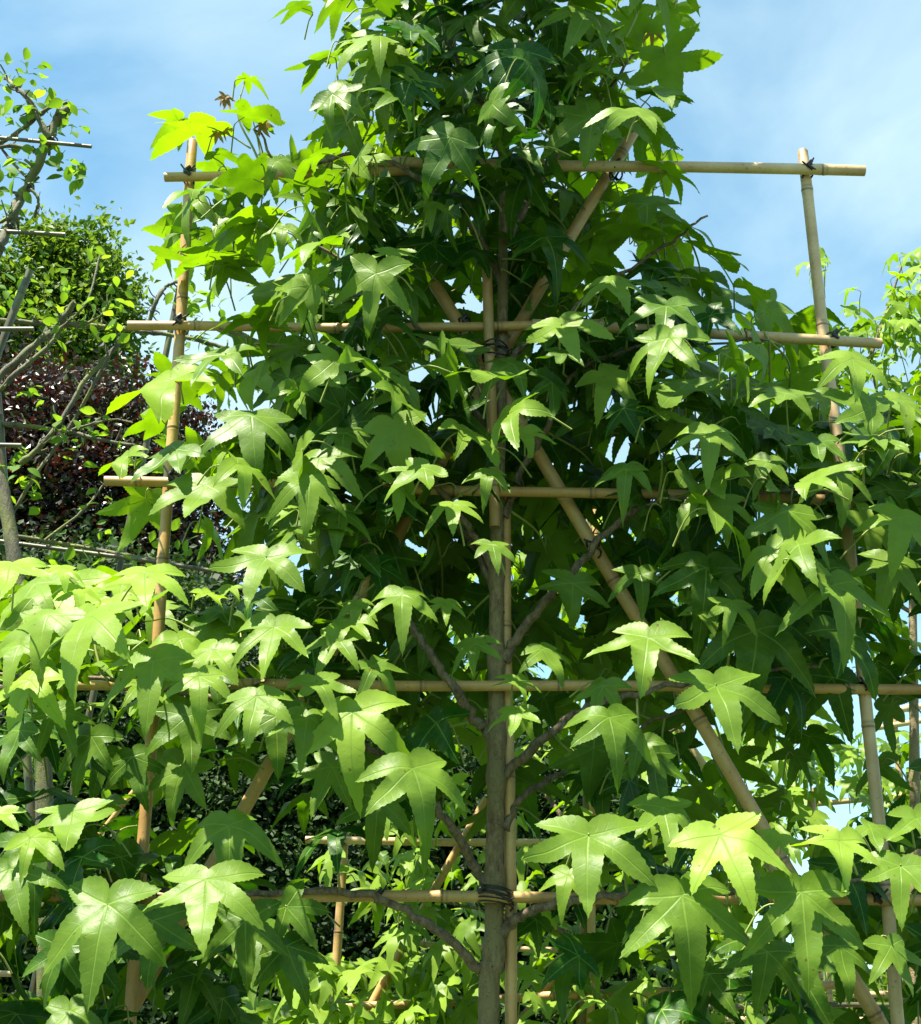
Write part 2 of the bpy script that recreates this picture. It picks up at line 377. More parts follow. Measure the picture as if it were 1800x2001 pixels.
def tie(parent, p, r, axis_a, axis_b, ends=True, loops=4, wr=0.0017, horn=True):
    mb = MB(); p = np.asarray(p, float); A = unit(axis_a); B = unit(axis_b); nrm = unit(np.cross(A, B))
    for s in range(loops):
        sg = 1 if s % 2 else -1
        d = unit(A + sg * B); e = unit(A - sg * B)
        th = np.linspace(0, 2 * np.pi, 17); k = r * 1.75
        pts = [p + d * (k * .75) * math.cos(t) * 0.95 + nrm * k * 1.15 * math.sin(t) + e * rng.normal(0, r * .12) * (1 if 0 < i < 16 else 0) for i, t in enumerate(th)]
        pts[-1] = pts[0]; tube(mb, pts, wr * rng.uniform(.9, 1.25), 5, cap=False)
    fr = p + (-nrm if nrm[1] > 0 else nrm) * r * 2.0
    if horn:
        for q in range(3):
            dr = unit(rng.normal(0, 1, 3) * [1, .3, 1]); tube(mb, spline([fr, fr + dr * .006, fr + dr * rng.uniform(.012, .022) + np.array([0, 0, .006])], 3), wr * 1.1, 5)
        tube(mb, spline([fr + [0.006, 0, -.008], fr + [-.003, -.002, 0], fr + [0.005, 0, 0.01]], 3), wr * 2.2, 6)
    return mb.build('tie', M_TIE, parent)

# ------------------------------------------------------------------ main trellis
TR = thing('bamboo_trellis', 'large bamboo trellis frame carrying the sweetgum in front', 'trellis', (0, 0, 0))
ZG = 0.0
def toground(pt, pb):            # extend a line from pt through pb down to the ground
    d = pb - pt; return pt + d * ((pt[2] - ZG) / (pt[2] - pb[2]))
lp_t, lp_b = P(377, 277, .0), P(283, 1550, .0)
rp_t, rp_b = P(1567, 297, .0), P(1712, 1955, .0)
cane(TR, toground(lp_t, lp_b), lp_t, 0.0105, M_CANE, top_round=True, label='left upright cane')
cane(TR, toground(rp_t, rp_b), rp_t, 0.0108, M_CANE_P, top_round=True, bow=-0.031, label='right upright cane, bleached pale')
bars = [((322, 347), (1690, 334), 'top bar'), ((250, 636), (1725, 670), 'second bar from the top'), ((205, 938), (1830, 980), None), ((60, 1338), (1850, 1347), None), ((-70, 1752), (1900, 1760), None), ((-80, 2190), (1900, 2190), None)]
FY = -0.023
for i, (a, b, lb) in enumerate(bars):
    if i == 1:      # two canes lapped
        cane(TR, P(250, 636, FY), P(1180, 634, FY), 0.0090, M_CANE, label='second bar, left cane')
        cane(TR, P(1040, 634, FY - .022), P(1722, 671, FY), 0.0100, M_CANE_P, label='second bar, right cane')
    elif i == 0:
        cane(TR, P(322, 347, FY), P(800, 334, FY), 0.0095, M_CANE_O if False else M_CANE, label='top bar, left cane')
        cane(TR, P(700, 318, FY + .0), P(1690, 333, FY), 0.0108, M_CANE_P, label='top bar, right cane')
    else: cane(TR, P(*a, FY), P(*b, FY), 0.0092, M_CANE)
cane(TR, P(850, 555, .024), P(1755, 2060, .024), 0.0125, M_CANE, label='diagonal cane falling to the right')
cane(TR, P(1250, 235, .046), P(255, 1980, .046), 0.0120, M_CANE, label='diagonal cane falling to the left')
st_t = P(986, 960, 0.012)
cane(TR, toground(st_t, P(992, 2001, 0.012)), st_t, 0.0100, M_CANE, label='stake tied along the right of the trunk')
cane(TR, P(966, 1030, -.034), P(953, 525, -.034), 0.0098, M_CANE, label='short stake tied in front of the upper trunk')
X_, Z_ = np.array([1., 0, 0]), np.array([0, 0, 1.])
for (u, v) in ((370, 346), (352, 634), (338, 938), (300, 1338), (1577, 335), (1626, 664), (1660, 975), (1690, 1346), (1708, 1757), (270, 1752)):
    tie(TR, P(u, v, -0.012), 0.011, X_, Z_)
tie(TR, P(1204, 334, 0.0), 0.013, X_, Z_); tie(TR, P(1160, 1072, 0.0), 0.014, X_, Z_); tie(TR, P(908, 636, 0.0), 0.012, X_, Z_); tie(TR, P(1072, 640, 0), .012, X_, Z_)
tie(TR, P(742, 1752, -0.015), 0.010, X_, Z_)
# wire wound many times round trunk and stake
def wound(parent, c, rx, n, h, ry=None):
    mb = MB()
    for i in range(n):
        th = np.linspace(0, 2 * np.pi, 26); z0 = (i - n / 2) * h + rng.normal(0, .0012); tl = rng.normal(0, .007)
        pts = [c + np.array([rx * math.cos(t) * (1 + .02 * rng.random()), (ry or rx) * math.sin(t), z0 - 0.16 * rx * math.cos(t) + tl * math.sin(t)]) for t in th]
        pts[-1] = pts[0]; tube(mb, pts, 0.0016, 6, cap=False)
    for q in range(3):
        f = c + np.array([0.004 * q, -rx * 1.05, 0]); tube(mb, spline([f, f + [0.01, -.003, -.004 * q], f + [0.022, 0, -.012 + .004 * q]], 3), .0014, 5)
    return mb.build('tie', M_TIE, parent)

# ------------------------------------------------------------------ main sweetgum
SG = thing('sweetgum_tree', 'large star-leaved sweetgum trained flat on the bamboo trellis in front', 'tree', (0.06, 0.0, 0.0))
TY = 0.0
trp = [P(955, 2001, TY), P(965, 1880, TY), P(966, 1700, TY), P(970, 1500, TY), P(970, 1250, TY), P(972, 1000, TY), P(978, 800, TY), P(982, 600, TY), P(984, 420, TY), P(990, 200, TY), P(985, -60, TY), P(975, -330, TY)]
trp = [np.array([trp[0][0] - 0.01, TY, -0.05]), np.array([trp[0][0], TY, 0.8])] + trp
tr_r = [0.040, 0.031, 0.0262, 0.0243, 0.0228, 0.0222, 0.0198, 0.0185, 0.017, 0.015, 0.013, 0.010, 0.007, 0.003]
pth = spline(trp, 14); rr = np.interp(np.linspace(0, 1, len(pth)), np.linspace(0, 1, len(tr_r)), tr_r)
rr = rr * (1 + 0.035 * np.sin(np.arange(len(rr)) * 1.3) * rng.random(len(rr)))
rr = rr * .66
for (u, v) in ((972, 1520), (960, 1720), (955, 1860), (972, 1290), (975, 1110), (968, 1440)):
    d = np.linalg.norm(pth - P(u, v, TY), axis=1); rr = rr + 0.0038 * np.exp(-(d / 0.022) ** 2)
mb = MB(); tube(mb, pth, rr, 24, wob=0.012); mb.build('trunk', M_BARK, SG)
wound(TR, P(968, 1752, -.018), 0.029, 7, 0.0036, 0.036)
wound(TR, P(968, 690, -.018), 0.024, 5, 0.0032, 0.034)
BR = [  # px points with depth, base radius
    [(972, 1528, 0), (1000, 1505, -.03), (1080, 1430, -.06), (1140, 1390, -.06), (1225, 1358, -.05), (1420, 1320, -.06), (1600, 1300, -.05)],
    [(978, 1822, 0), (1010, 1795, -.03), (1075, 1768, -.045), (1200, 1752, -.05), (1420, 1742, -.05), (1650, 1725, -.06), (1850, 1700, -.06)],
    [(950, 1902, 0), (930, 1885, -.02), (850, 1815, -.045), (745, 1757, -.05), (600, 1742, -.05), (420, 1748, -.06), (200, 1720, -.06), (-60, 1690, -.06)],
    [(955, 1732, 0), (925, 1690, -.02), (885, 1620, -.05), (820, 1540, -.08), (700, 1450, -.10), (480, 1380, -.1), (200, 1330, -.1), (-60, 1310, -.1)],
    [(962, 1440, 0), (930, 1405, -.02), (890, 1350, -.05), (845, 1285, -.06), (795, 1210, -.05), (730, 1090, -.05), (680, 985, -.05), (560, 960, -.05), (380, 945, -.05)],
    [(985, 1290, 0), (1010, 1250, -.03), (1075, 1160, -.04), (1130, 1105, -.04), (1210, 1020, -.05), (1330, 970, -.05), (1550, 960, -.05), (1800, 950, -.05)],
    [(968, 1120, 0), (920, 1040, -.03), (840, 930, -.05), (770, 850, -.05), (700, 790, -.05), (600, 700, -.05), (430, 640, -.04)],
    [(985, 1010, 0), (1030, 900, -.03), (1090, 800, -.05), (1120, 730, -.05), (1250, 680, -.05), (1500, 665, -.05)],
    [(975, 880, 0), (930, 800, -.02), (880, 730, -.04), (825, 650, -.05), (760, 560, -.05), (620, 480, -.05), (430, 380, -.04)],
    [(985, 720, 0), (1030, 670, -.03), (1075, 640, -.04), (1180, 560, -.05), (1300, 480, -.05), (1380, 420, -.06)],
    [(985, 560, 0), (940, 470, -.03), (860, 380, -.05), (720, 300, -.05), (560, 330, -.04), (500, 250, -.05)],
    [(988, 480, 0), (1040, 380, -.03), (1120, 260, -.05), (1210, 150, -.06), (1290, 0, -.07)],
    [(990, 330, 0), (950, 220, -.03), (880, 90, -.05), (830, -60, -.06), (800, -200, -.06)],
    [(990, 230, 0), (1030, 110, .03), (1080, -40, .05), (1150, -220, .05)],
    [(975, 1200, 0), (940, 1090, .04), (870, 1010, .07), (760, 960, .08), (600, 900, .08)],
    [(985, 1620, 0), (1020, 1560, .04), (1120, 1500, .08), (1300, 1400, .08), (1500, 1340, .08)],
]
brs = []
for i, b in enumerate(BR):
    b = [b[0], (b[1][0], b[1][1], b[1][2] * .3)] + b[2:]; pts = spline([P(*q) for q in b], 7); n = len(pts)
    pts[3:] += rng.normal(0, .0022, (n - 3, 3))
    r0 = 0.0090 if i < 6 else 0.0068
    rad = np.interp(np.linspace(0, 1, n), [0, .05, .4, 1], [r0 * 1.5, r0, r0 * .75, r0 * .3]) * (1 + rng.uniform(-.07, .09, n))
    mb = MB(); tube(mb, pts, rad, 10, wob=.03); mb.build('branch', M_TWIG, SG); brs.append(pts)
allb = np.concatenate(brs + [pth[30:]])
crown = MB()
# -- leaves seen one by one: junction u, v, apparent length of the middle lobe, its direction, normal elevation, normal azimuth, tint with sun and shade painted in, depth
H = [
 (520,1087,128,-118,38,-5,.35,-.34),(537,1225,140,-100,42,0,.38,-.38),(785,1163,108,-84,45,5,.35,-.30),(1385,845,112,-80,42,5,.42,-.30),
 (1266,1247,145,-103,42,-5,.42,-.40),(1400,1337,148,-66,36,10,.30,-.42),(1150,1630,162,-90,35,0,.30,-.42),(1332,1750,205,-76,25,5,.22,-.44),
 (1565,1745,200,-82,22,0,.25,-.46),(1640,1642,116,-88,44,5,.80,-.50),(1408,1632,160,-60,36,-12,.85,-.46),(1295,1578,120,-72,42,5,.3,-.36),
 (210,1767,200,-105,32,-5,.25,-.48),(405,1722,155,-101,38,-5,.40,-.44),(447,1612,118,-83,42,5,.22,-.38),(145,1585,112,-108,45,-5,.40,-.42),
 (806,1502,160,-66,32,15,.25,-.38),(690,1392,158,-97,28,-12,.80,-.36),(502,1362,112,-95,42,0,.38,-.44),(390,1322,104,-88,44,0,.33,-.42),
 (300,1292,140,-97,34,0,.2,-.40),(285,1122,125,-100,50,0,.62,-.42),(22,1108,120,-112,50,-5,.66,-.44),(180,1208,180,-128,42,-25,.50,-.38),
 (97,1203,120,-126,40,-15,.28,-.36),(738,728,88,-78,48,5,.3,-.26),(492,815,134,-97,36,0,.12,-.24),(672,845,95,-98,40,0,.1,-.22),
 (626,895,112,-117,36,-15,.3,-.27),(665,1000,100,-106,38,0,.15,-.24),(885,985,76,-93,50,0,.6,-.30),(962,1065,66,-68,48,10,.32,-.32),
 (955,925,66,-102,45,0,.3,-.28),(1026,845,72,-87,40,0,.62,-.22),(1225,918,88,-100,42,-10,.18,-.25),(1302,600,126,-97,38,0,.08,-.28),
 (1665,703,118,-55,42,15,.55,-.30),(1535,768,88,-105,46,0,.33,-.26),(1632,920,100,-58,38,15,.2,-.26),(1540,1000,122,-88,34,0,.2,-.28),
 (1627,1140,146,-62,36,12,.25,-.30),(1596,862,90,-95,42,0,.12,-.26),(1190,1402,116,-72,36,10,.22,-.36),(1160,1462,125,-90,12,180,.1,-.1),
 (555,446,62,-112,52,-5,.25,-.27),(772,492,72,-112,52,0,.3,-.30),(588,566,80,-74,44,5,.12,-.24),(690,600,70,-100,44,0,.12,-.2),
 (410,500,148,-145,74,-30,.62,-.12),(285,975,135,-112,18,175,.75,.02),(345,880,120,-150,42,-20,.1,-.15),(332,742,140,-128,50,-30,.72,-.10),
 (1308,425,108,-32,62,40,.35,-.08),(1300,108,138,-76,12,170,.55,-.12),(1460,562,112,-45,40,70,.6,-.06),(1475,650,120,-60,30,60,.55,-.12),
 (405,247,150,-162,78,-30,.75,-.08),(480,152,60,-20,82,20,.7,-.05),(478,228,90,8,80,10,.55,-.08),(350,235,60,-150,60,160,.8,0.0),
 (672,232,86,-146,30,160,.75,-.05),(640,110,95,-140,60,-40,.55,-.1),(720,70,90,-130,50,-10,.6,-.15),(590,15,80,-175,74,-30,.3,-.1),
 (960,60,90,-15,70,10,.75,-.15),(840,400,60,-80,50,0,.3,-.25),(1060,90,90,-40,50,150,.7,0),(1180,70,85,-30,75,10,.6,-.1),
 (1150,60,80,-120,30,160,.8,-.05),(1240,30,110,-85,20,170,.6,-.08),(1320,20,100,-100,25,170,.7,0),(760,200,80,-130,60,-20,.6,-.15),
 (1180,180,80,-40,70,20,.45,-.1),(1260,240,110,-55,50,50,.35,-.06),(1300,330,100,-50,60,50,.6,-.05),(1395,490,100,-40,60,40,.45,-.06),
 (500,330,90,-160,60,-20,.6,-.10),(430,300,70,-20,80,0,.4,.0),(385,385,90,-135,40,-40,.4,-.08),(360,420,90,-110,20,170,.6,.03),
 (380,450,75,-165,60,-20,.2,-.05),(500,420,120,-140,66,-25,.66,-.2),(640,340,90,-150,60,-15,.35,-.2),(720,310,80,-140,55,-10,.4,-.2),
 (430,740,70,-90,50,150,.8,.05),(440,690,110,-150,52,-15,.2,-.2),(560,690,80,-90,50,-10,.4,-.1),(250,890,70,-130,50,-40,.6,-.1),
 (1270,560,80,-60,50,20,.15,-.2),(1190,545,60,-170,55,0,.2,-.2),(1100,690,70,-120,45,-10,.15,-.2),(1000,710,95,-160,45,10,.12,-.2),
 (40,1260,100,-120,40,-20,.3,-.3),(20,1700,130,-75,35,0,.25,-.46),(60,1640,90,-30,50,10,.6,-.45),(0,1590,90,-120,50,-10,.7,-.4),
 (150,1150,70,-60,60,20,.8,-.3),(120,1110,60,-70,60,20,.85,-.3),(230,1170,80,-150,60,-10,.6,-.3),(400,1160,60,-30,60,30,.7,-.25),
 (450,1150,55,-150,60,0,.7,-.2),(350,1250,100,-60,45,20,.3,-.32),(420,1270,110,-130,42,-15,.35,-.34),(620,1330,90,-60,42,15,.3,-.36),
 (660,1250,95,-130,42,-10,.35,-.30),(690,1215,85,-150,50,-10,.4,-.28),(600,1400,95,-100,40,10,.3,-.34),(730,1300,90,-40,40,20,.25,-.3),
 (700,1180,60,-110,50,0,.5,-.26),(870,1180,60,-80,50,10,.5,-.24),(930,1260,75,-100,40,-20,.25,-.24),(1010,1330,60,-70,45,15,.45,-.26),
 (1010,1390,70,-105,45,-15,.5,-.28),(1060,1270,80,-50,40,20,.3,-.24),(370,1400,120,-85,20,10,.1,-.2),(540,1400,130,-92,14,0,.08,-.22),
 (180,1440,130,-110,16,-15,.1,-.2),(260,1480,110,-80,16,0,.1,-.18),(360,1500,120,-115,18,-10,.25,-.18),(650,1500,120,-120,20,-10,.25,-.2),
 (740,1560,130,-95,14,0,.12,-.18),(560,1770,120,-50,25,20,.1,-.2),(480,1800,150,-90,15,0,.08,-.25),(300,1800,150,-95,16,-8,.08,-.28),
 (120,1850,140,-110,15,-10,.08,-.3),(560,1850,130,-70,20,10,.1,-.2),(1480,1230,160,-90,25,0,.06,-.2),
 (1640,1230,170,-50,25,20,.05,-.2),(1380,1110,140,-90,25,0,.06,-.2),(1250,1120,80,-80,30,0,.1,-.15),(1430,1180,70,-95,38,5,.35,-.26),
 (1380,1180,80,-80,30,0,.3,-.2),(1760,1690,120,-95,36,0,.3,-.44),(1790,1600,110,-60,40,10,.3,-.4),(1700,1620,110,-20,50,10,.3,-.4),
 (1640,1850,110,-75,30,10,.12,-.35),(1500,1860,120,-100,20,0,.1,-.3),(1740,1850,120,-60,30,20,.3,-.35),(1250,1450,90,-110,25,-10,.15,-.2),
 (1110,1710,80,-110,35,-15,.45,-.36),(1290,1770,70,-60,40,10,.3,-.3),(1460,1720,80,-20,50,20,.4,-.4),(1520,1640,70,-130,50,0,.45,-.38),
 (1760,1010,110,-90,30,10,.5,-.25),(1700,860,90,-60,45,20,.4,-.3),(1760,780,90,-50,45,25,.6,-.28),(1500,900,80,-120,40,0,.25,-.24),
 (1410,980,90,-80,40,0,.4,-.25),(1740,1100,100,-100,25,0,.35,-.2),(1120,1140,90,-100,20,0,.2,-.1),(1180,1340,80,-120,35,-20,.2,-.25),
 (40,1430,110,-125,30,-20,.15,-.3),(60,1330,120,-130,40,-20,.7,-.25),(110,1390,90,-60,30,10,.2,-.22),
]
for (u, v, Lp, th, el, az, tint, Y) in H:
    if u < 450 and 1050 < v < 1340: tint += .2  # sunlight on the left leaves painted in as a paler tint
    o = P(u, v, Y); vd = unit(o - CAM); n = frame_from(el, az)
    a3 = axis_on(n, th, vd); size = min(Lp / pxm(o) * min(np.linalg.norm(a3), 1.25), 0.155) * 0.97
    put_leaf(crown, o, a3, n, size, tint * 0.9 + 0.10 + rng.normal(0, .03))  # tint lifted so sunlit leaves are bright in their own colour
    end = o + np.array([rng.normal(0, .025), rng.uniform(.05, .10), rng.uniform(-.05, .01)])
    petiole(crown, o, a3, n, end)
# -- all the other leaves: how densely each 100 px square of the crown is filled
G = """
000000388876200000
000000189999500000
000000389999400000
000144799999500000
000356899999700000
000148999999873000
000017999998888500
001257999998775323
001569999988767777
001438999888877777
001148999877788876
675446888666678887
898878888655677888
898899876434556787
677765874333546514
554322456332444214
564321212223455667
676543101133455777
676652000123345666
565540000012345555""".split()
def dens(c, r):
    r = min(max(r, 0), 19); c2 = min(max(c, 0), 17); return int(G[r][c2])
CLEAR = [((968, 1130), (968, 2001), 58), ((970, 560), (972, 800), 24), ((905, 636), (1165, 636), 18), ((1100, 520), (1195, 350), 14), ((780, 760), (820, 650), 12), ((600, 1750), (935, 1755), 45), ((760, 1340), (1215, 1345), 38), ((1100, 980), (1275, 1255), 55), ((1350, 1400), (1535, 1700), 55),
         ((1000, 1500), (1215, 1362), 42), ((850, 1290), (945, 1430), 40), ((745, 1760), (940, 1900), 42), ((1010, 1230), (1120, 1110), 34), ((450, 1620), (530, 1490), 40), ((285, 1450), (285, 1600), 34), ((215, 938), (330, 945), 20),
         ((320, 1040), (325, 1130), 40), ((370, 280), (350, 700), 34), ((345, 700), (330, 900), 30), ((400, 632), (560, 636), 16), ((1340, 330), (1690, 333), 40), ((1400, 660), (1700, 668), 24), ((1690, 1350), (1705, 1600), 42), ((1630, 1880), (1700, 1990), 32), ((1708, 1870), (1712, 1990), 30), ((1570, 1500), (1690, 1500), 55), ((1745, 1410), (1820, 1400), 50), ((1040, 1000), (1060, 960), 20)]
CLP = [(P(*a, 0), P(*b, 0), w_ / 1100.0) for a, b, w_ in CLEAR]
def blocked(c):                     # the crown is thin here: canes, trunk and limbs stand clear of the leaves
    c = np.array([c[0], 0, c[2]])
    for a, b, w_ in CLP:
        t = np.clip(np.dot(c - a, b - a) / np.dot(b - a, b - a), 0, 1)
        if np.linalg.norm(c - a - (b - a) * t) < w_ + .02: return True
    return False
pts_fill = []
for r_ in range(-5, 23):
    for c_ in range(-2, 20):
        d = dens(c_, r_)
        if r_ < 0: d = [0, 0, 0, 0, 0, 0, 1, 6, 7, 7, 7, 7, 5, 1, 0, 0, 0, 0][min(max(c_, 0), 17)] if 0 <= c_ < 18 else 0  # unseen leaves above the view, added to shade the upper crown
        nl = d * (0.92 if r_ < 10 else 0.46)
        nb_ = 0
        if 9 <= r_ <= 13 and 6 <= c_ <= 15: nl += 2.6; nb_ = 2.6 / nl
        k_ = int(nl) + (rng.random() < nl - int(nl))
        for _ in range(k_):
            u = (c_ + rng.random()) * 100; v = (r_ + rng.random()) * 100
            Y = rng.uniform(-0.19, 0.28)
            if r_ < 3 and rng.random() < .5: Y = rng.uniform(-.42, -.1)  # topmost leaves pushed forward to cast shade lower down
            if rng.random() < nb_: Y = rng.uniform(.12, .36)
            star = 2 < r_ < 11 and rng.random() < .09
            if star: Y = rng.uniform(-.36, -.22)
            o = P(u, v, Y)
            front = Y < 0.08
            az = rng.normal(0, 42) if front else 180 + rng.normal(0, 55)
            edge = min(dens(c_ - 1, r_), dens(c_ + 1, r_))
            az += (u - 960) / 900 * 28 * (1 if front else -1)
            el = np.clip(rng.normal(36 if edge > 5 else 46, 19), 2, 86); n = frame_from(el, az)
            hz = np.array([n[0], n[1], 0]); hz = unit(hz); dn = hz * math.sin(R(el)) - Z_ * math.cos(R(el))     # steepest way down the blade
            sd = np.cross(n, dn); t_ = R(rng.normal(0, 48)); a = dn * math.cos(t_) + sd * math.sin(t_)
            tint = np.clip(rng.normal(.07 if edge > 5 or v > 1400 else (.40 if r_ < 11 or c_ < 4 else .2), .10), 0, .9)  # crown interior painted darker for shade, outline leaves paler for sun
            if 10 < r_ < 14 and c_ < 4 and front: tint += .42  # sunlit left tier painted paler and yellower
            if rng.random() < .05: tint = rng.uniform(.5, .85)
            if Y > .10: tint = min(.8, tint + rng.uniform(0, .4))  # backlit glow of the rear leaves painted as extra tint
            if star: tint = rng.uniform(.3, .6)  # lighter tint imitates flecks of sun on scattered leaves
            size = rng.uniform(.085, .135)
            if Y < .07 and any(blocked(o + a * size * q) for q in (0, .45, .85)): continue
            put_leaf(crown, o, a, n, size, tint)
            pts_fill.append((o, n, a))
            end = o - hz * rng.uniform(.04, .08) + np.array([rng.normal(0, .02), 0, rng.uniform(-.06, .0)])
            petiole(crown, o, a, n, end)
# -- leafy shoots leaving the branches, with the young tips standing free above the frame
def shoot(pts, r0=.003, sub=6, mb=None):
    own = mb is None; mb = mb or MB(); p = spline(pts, sub); tube(mb, p, np.linspace(r0, r0 * .45, len(p)), 6, 0 if own else 1)
    if own: mb.build('shoot', M_PET, SG)
for o, n, a in pts_fill[::4]:
    d = np.linalg.norm(allb - o, axis=1); j = int(np.argmin(d))
    if d[j] < .22:
        b = allb[j]; m_ = (b + o) / 2 + np.array([0, 0, -.01]) + rng.normal(0, .012, 3)
        shoot([b, m_, o + np.array([0, .04, -.03])], .0026, 5, crown)
shoot([P(515, 335, -.03), P(495, 290, -.04), P(465, 225, -.05), P(478, 160, -.05)], .0028)
shoot([P(512, 330, -.03), P(505, 280, -.03), P(492, 225, -.06)], .002)
shoot([P(490, 290, -.04), P(450, 265, -.05), P(408, 248, -.08)], .002)
shoot([P(872, 180, -.05), P(866, 60, -.06), P(862, -60, -.07)], .004)
shoot([P(1150, 240, -.06), P(1190, 130, -.08), P(1240, 40, -.1), P(1262, -40, -.1)], .004)
shoot([P(850, 140, -.05), P(800, 50, -.08), P(770, -30, -.1)], .003)
shoot([P(1222, 410, -.05), P(1260, 385, -.06), P(1300, 355, -.06)], .0017)
shoot([P(1250, 445, -.05), P(1280, 437, -.06), P(1308, 425, -.08)], .0017)
shoot([P(1310, 490, -.05), P(1330, 470, -.05), P(1345, 450, -.06)], .0017)
crown.build('crown', [M_LEAF, M_PET], SG)
yl = MB()
for (u, v, th, s) in ((440, 190, -90, .034), (438, 190, -120, .026), (442, 190, -60, .024), (425, 262, -110, .034), (440, 255, -50, .024), (515, 245, -80, .034), (512, 245, -120, .026), (1050, 40, -90, .03), (1275, 60, -95, .04), (1255, 75, -110, .03)):
    o = P(u, v, -.06); n = frame_from(10, rng.normal(0, 30)); put_leaf(yl, o, axis_on(n, th, unit(o - CAM)), n, s * .95, .9)
M_RED = leaf_mat('young_red_leaf', (0.15, 0.12, 0.03), (0.22, 0.14, 0.05), (0.30, 0.22, 0.03), (0.36, 0.20, 0.05), veins=False)
o = yl.build('young_leaves', M_RED, SG); o['label'] = 'small reddish unfolding leaves at the shoot tips'

# ------------------------------------------------------------------ more sweetgums and trellises further back
def dn_axis(el, az, tw):
    n = frame_from(el, az); hz = unit([n[0], n[1], 0]); dn = hz * math.sin(R(el)) - Z_ * math.cos(R(el)); sd = np.cross(n, dn)
    return n, dn * math.cos(R(tw)) + sd * math.sin(R(tw))
def far_crown(parent, regions, Y, size, tint, name='crown', yt=.25):
    mb = MB()
    for (u0, v0, u1, v1, cnt) in regions:
        for _ in range(cnt):
            y = Y + rng.uniform(-yt, yt); o = P(rng.uniform(u0, u1), rng.uniform(v0, v1), y)
            n, a = dn_axis(np.clip(rng.normal(48, 15), 10, 85), rng.normal(0, 60), rng.normal(0, 40))
            put_leaf(mb, o, a, n, size * rng.uniform(.75, 1.15), np.clip(rng.normal(tint, .15), 0, .95), lib=TL)
            if rng.random() < .5: petiole(mb, o, a, n, o + np.array([rng.normal(0, .02), .06, -.05]), .0011)
    return mb.build(name, [M_LEAF2, M_PET], parent)
def px_line(parent, Y, a, b, r, mat=None, ground=False, name='cane', **k):
    A, B = P(*a, Y), P(*b, Y)
    if ground: B = toground(A, B)
    return cane(parent, B, A, r, mat, name, **k)
def tubepart(parent, name, Y, pts, r0, r1, mat, wob=.03, ground=False, dy=.04):
    q = [P(u, v, Y + rng.uniform(-dy, dy) * (0 < i < len(pts) - 1)) for i, (u, v) in enumerate(pts)]
    if ground: q = [toground(q[1], q[0])] + q
    p = spline(q, 6); mb = MB(); tube(mb, p, np.linspace(r0, r1, len(p)) * (1 + rng.uniform(-.1, .12, len(p))), 9, wob=wob); return mb.build(name, mat, parent)

# tree and frame right behind
YB = 1.30
SB = thing('sweetgum_tree', 'smaller sweetgum behind the big one, its trunk right of the front trunk', 'tree', (P(1145, 2001, YB)[0], YB, 0))
tubepart(SB, 'trunk', YB, [(1140, 2001), (1143, 1880), (1148, 1650), (1152, 1400), (1156, 1150), (1150, 900)], .021, .008, M_BARK, ground=True, dy=.01)
for q in ([(1143, 1850), (1090, 1815), (1010, 1790), (850, 1760)], [(1148, 1700), (1100, 1600), (1020, 1500), (900, 1420)], [(1150, 1560), (1260, 1460), (1400, 1390), (1560, 1380)],
          [(1150, 1780), (1300, 1680), (1500, 1600)], [(1155, 1320), (1060, 1200), (980, 1120)], [(1155, 1250), (1250, 1150), (1400, 1060)]):
    tubepart(SB, 'branch', YB, q, .008, .003, M_TWIG)
far_crown(SB, [(640, 1660, 960, 1760, 30), (700, 1060, 990, 1380, 110), (1000, 1000, 1400, 1250, 60), (540, 1880, 960, 2060, 150), (740, 1700, 940, 1900, 32), (1000, 1120, 1300, 1480, 70), (1000, 1480, 1480, 2050, 190), (1400, 1380, 1680, 1560, 30), (1380, 1480, 1600, 1750, 45), (700, 1350, 960, 1620, 36), (1300, 900, 1560, 1400, 50), (1600, 1500, 1700, 1680, 8), (980, 2000, 1500, 2200, 50), (400, 1960, 980, 2250, 60)], YB, .088, .62)
TB = thing('bamboo_trellis', 'bamboo trellis behind, its left end showing beside the front trunk', 'trellis', (P(1145, 2001, YB)[0], YB + .03, 0))
px_line(TB, YB, (597, 1642), (1680, 1648), .0098, M_CANE_P); px_line(TB, YB, (610, 1972), (1660, 1925), .0105, M_CANE)
px_line(TB, YB, (780, 1842), (1120, 1858), .0068, M_CANE_P)
px_line(TB, YB + .02, (674, 1618), (658, 1900), .0110, M_CANE, ground=True); px_line(TB, YB + .02, (1585, 1560), (1600, 1900), .0110, M_CANE, ground=True)
px_line(TB, YB + .04, (950, 1560), (640, 2120), .0108, M_CANE); px_line(TB, YB + .04, (1310, 1400), (1640, 1900), .0118, M_CANE_P)
px_line(TB, YB + .04, (1120, 1868), (960, 2060), .0080, M_CANE)
px_line(TB, YB - .03, (1165, 930), (1150, 2001), .010, M_CANE, ground=True)
for (u, v) in ((668, 1643), (1588, 1646), (1148, 1880)): tie(TB, P(u, v, YB), .011, X_, Z_)

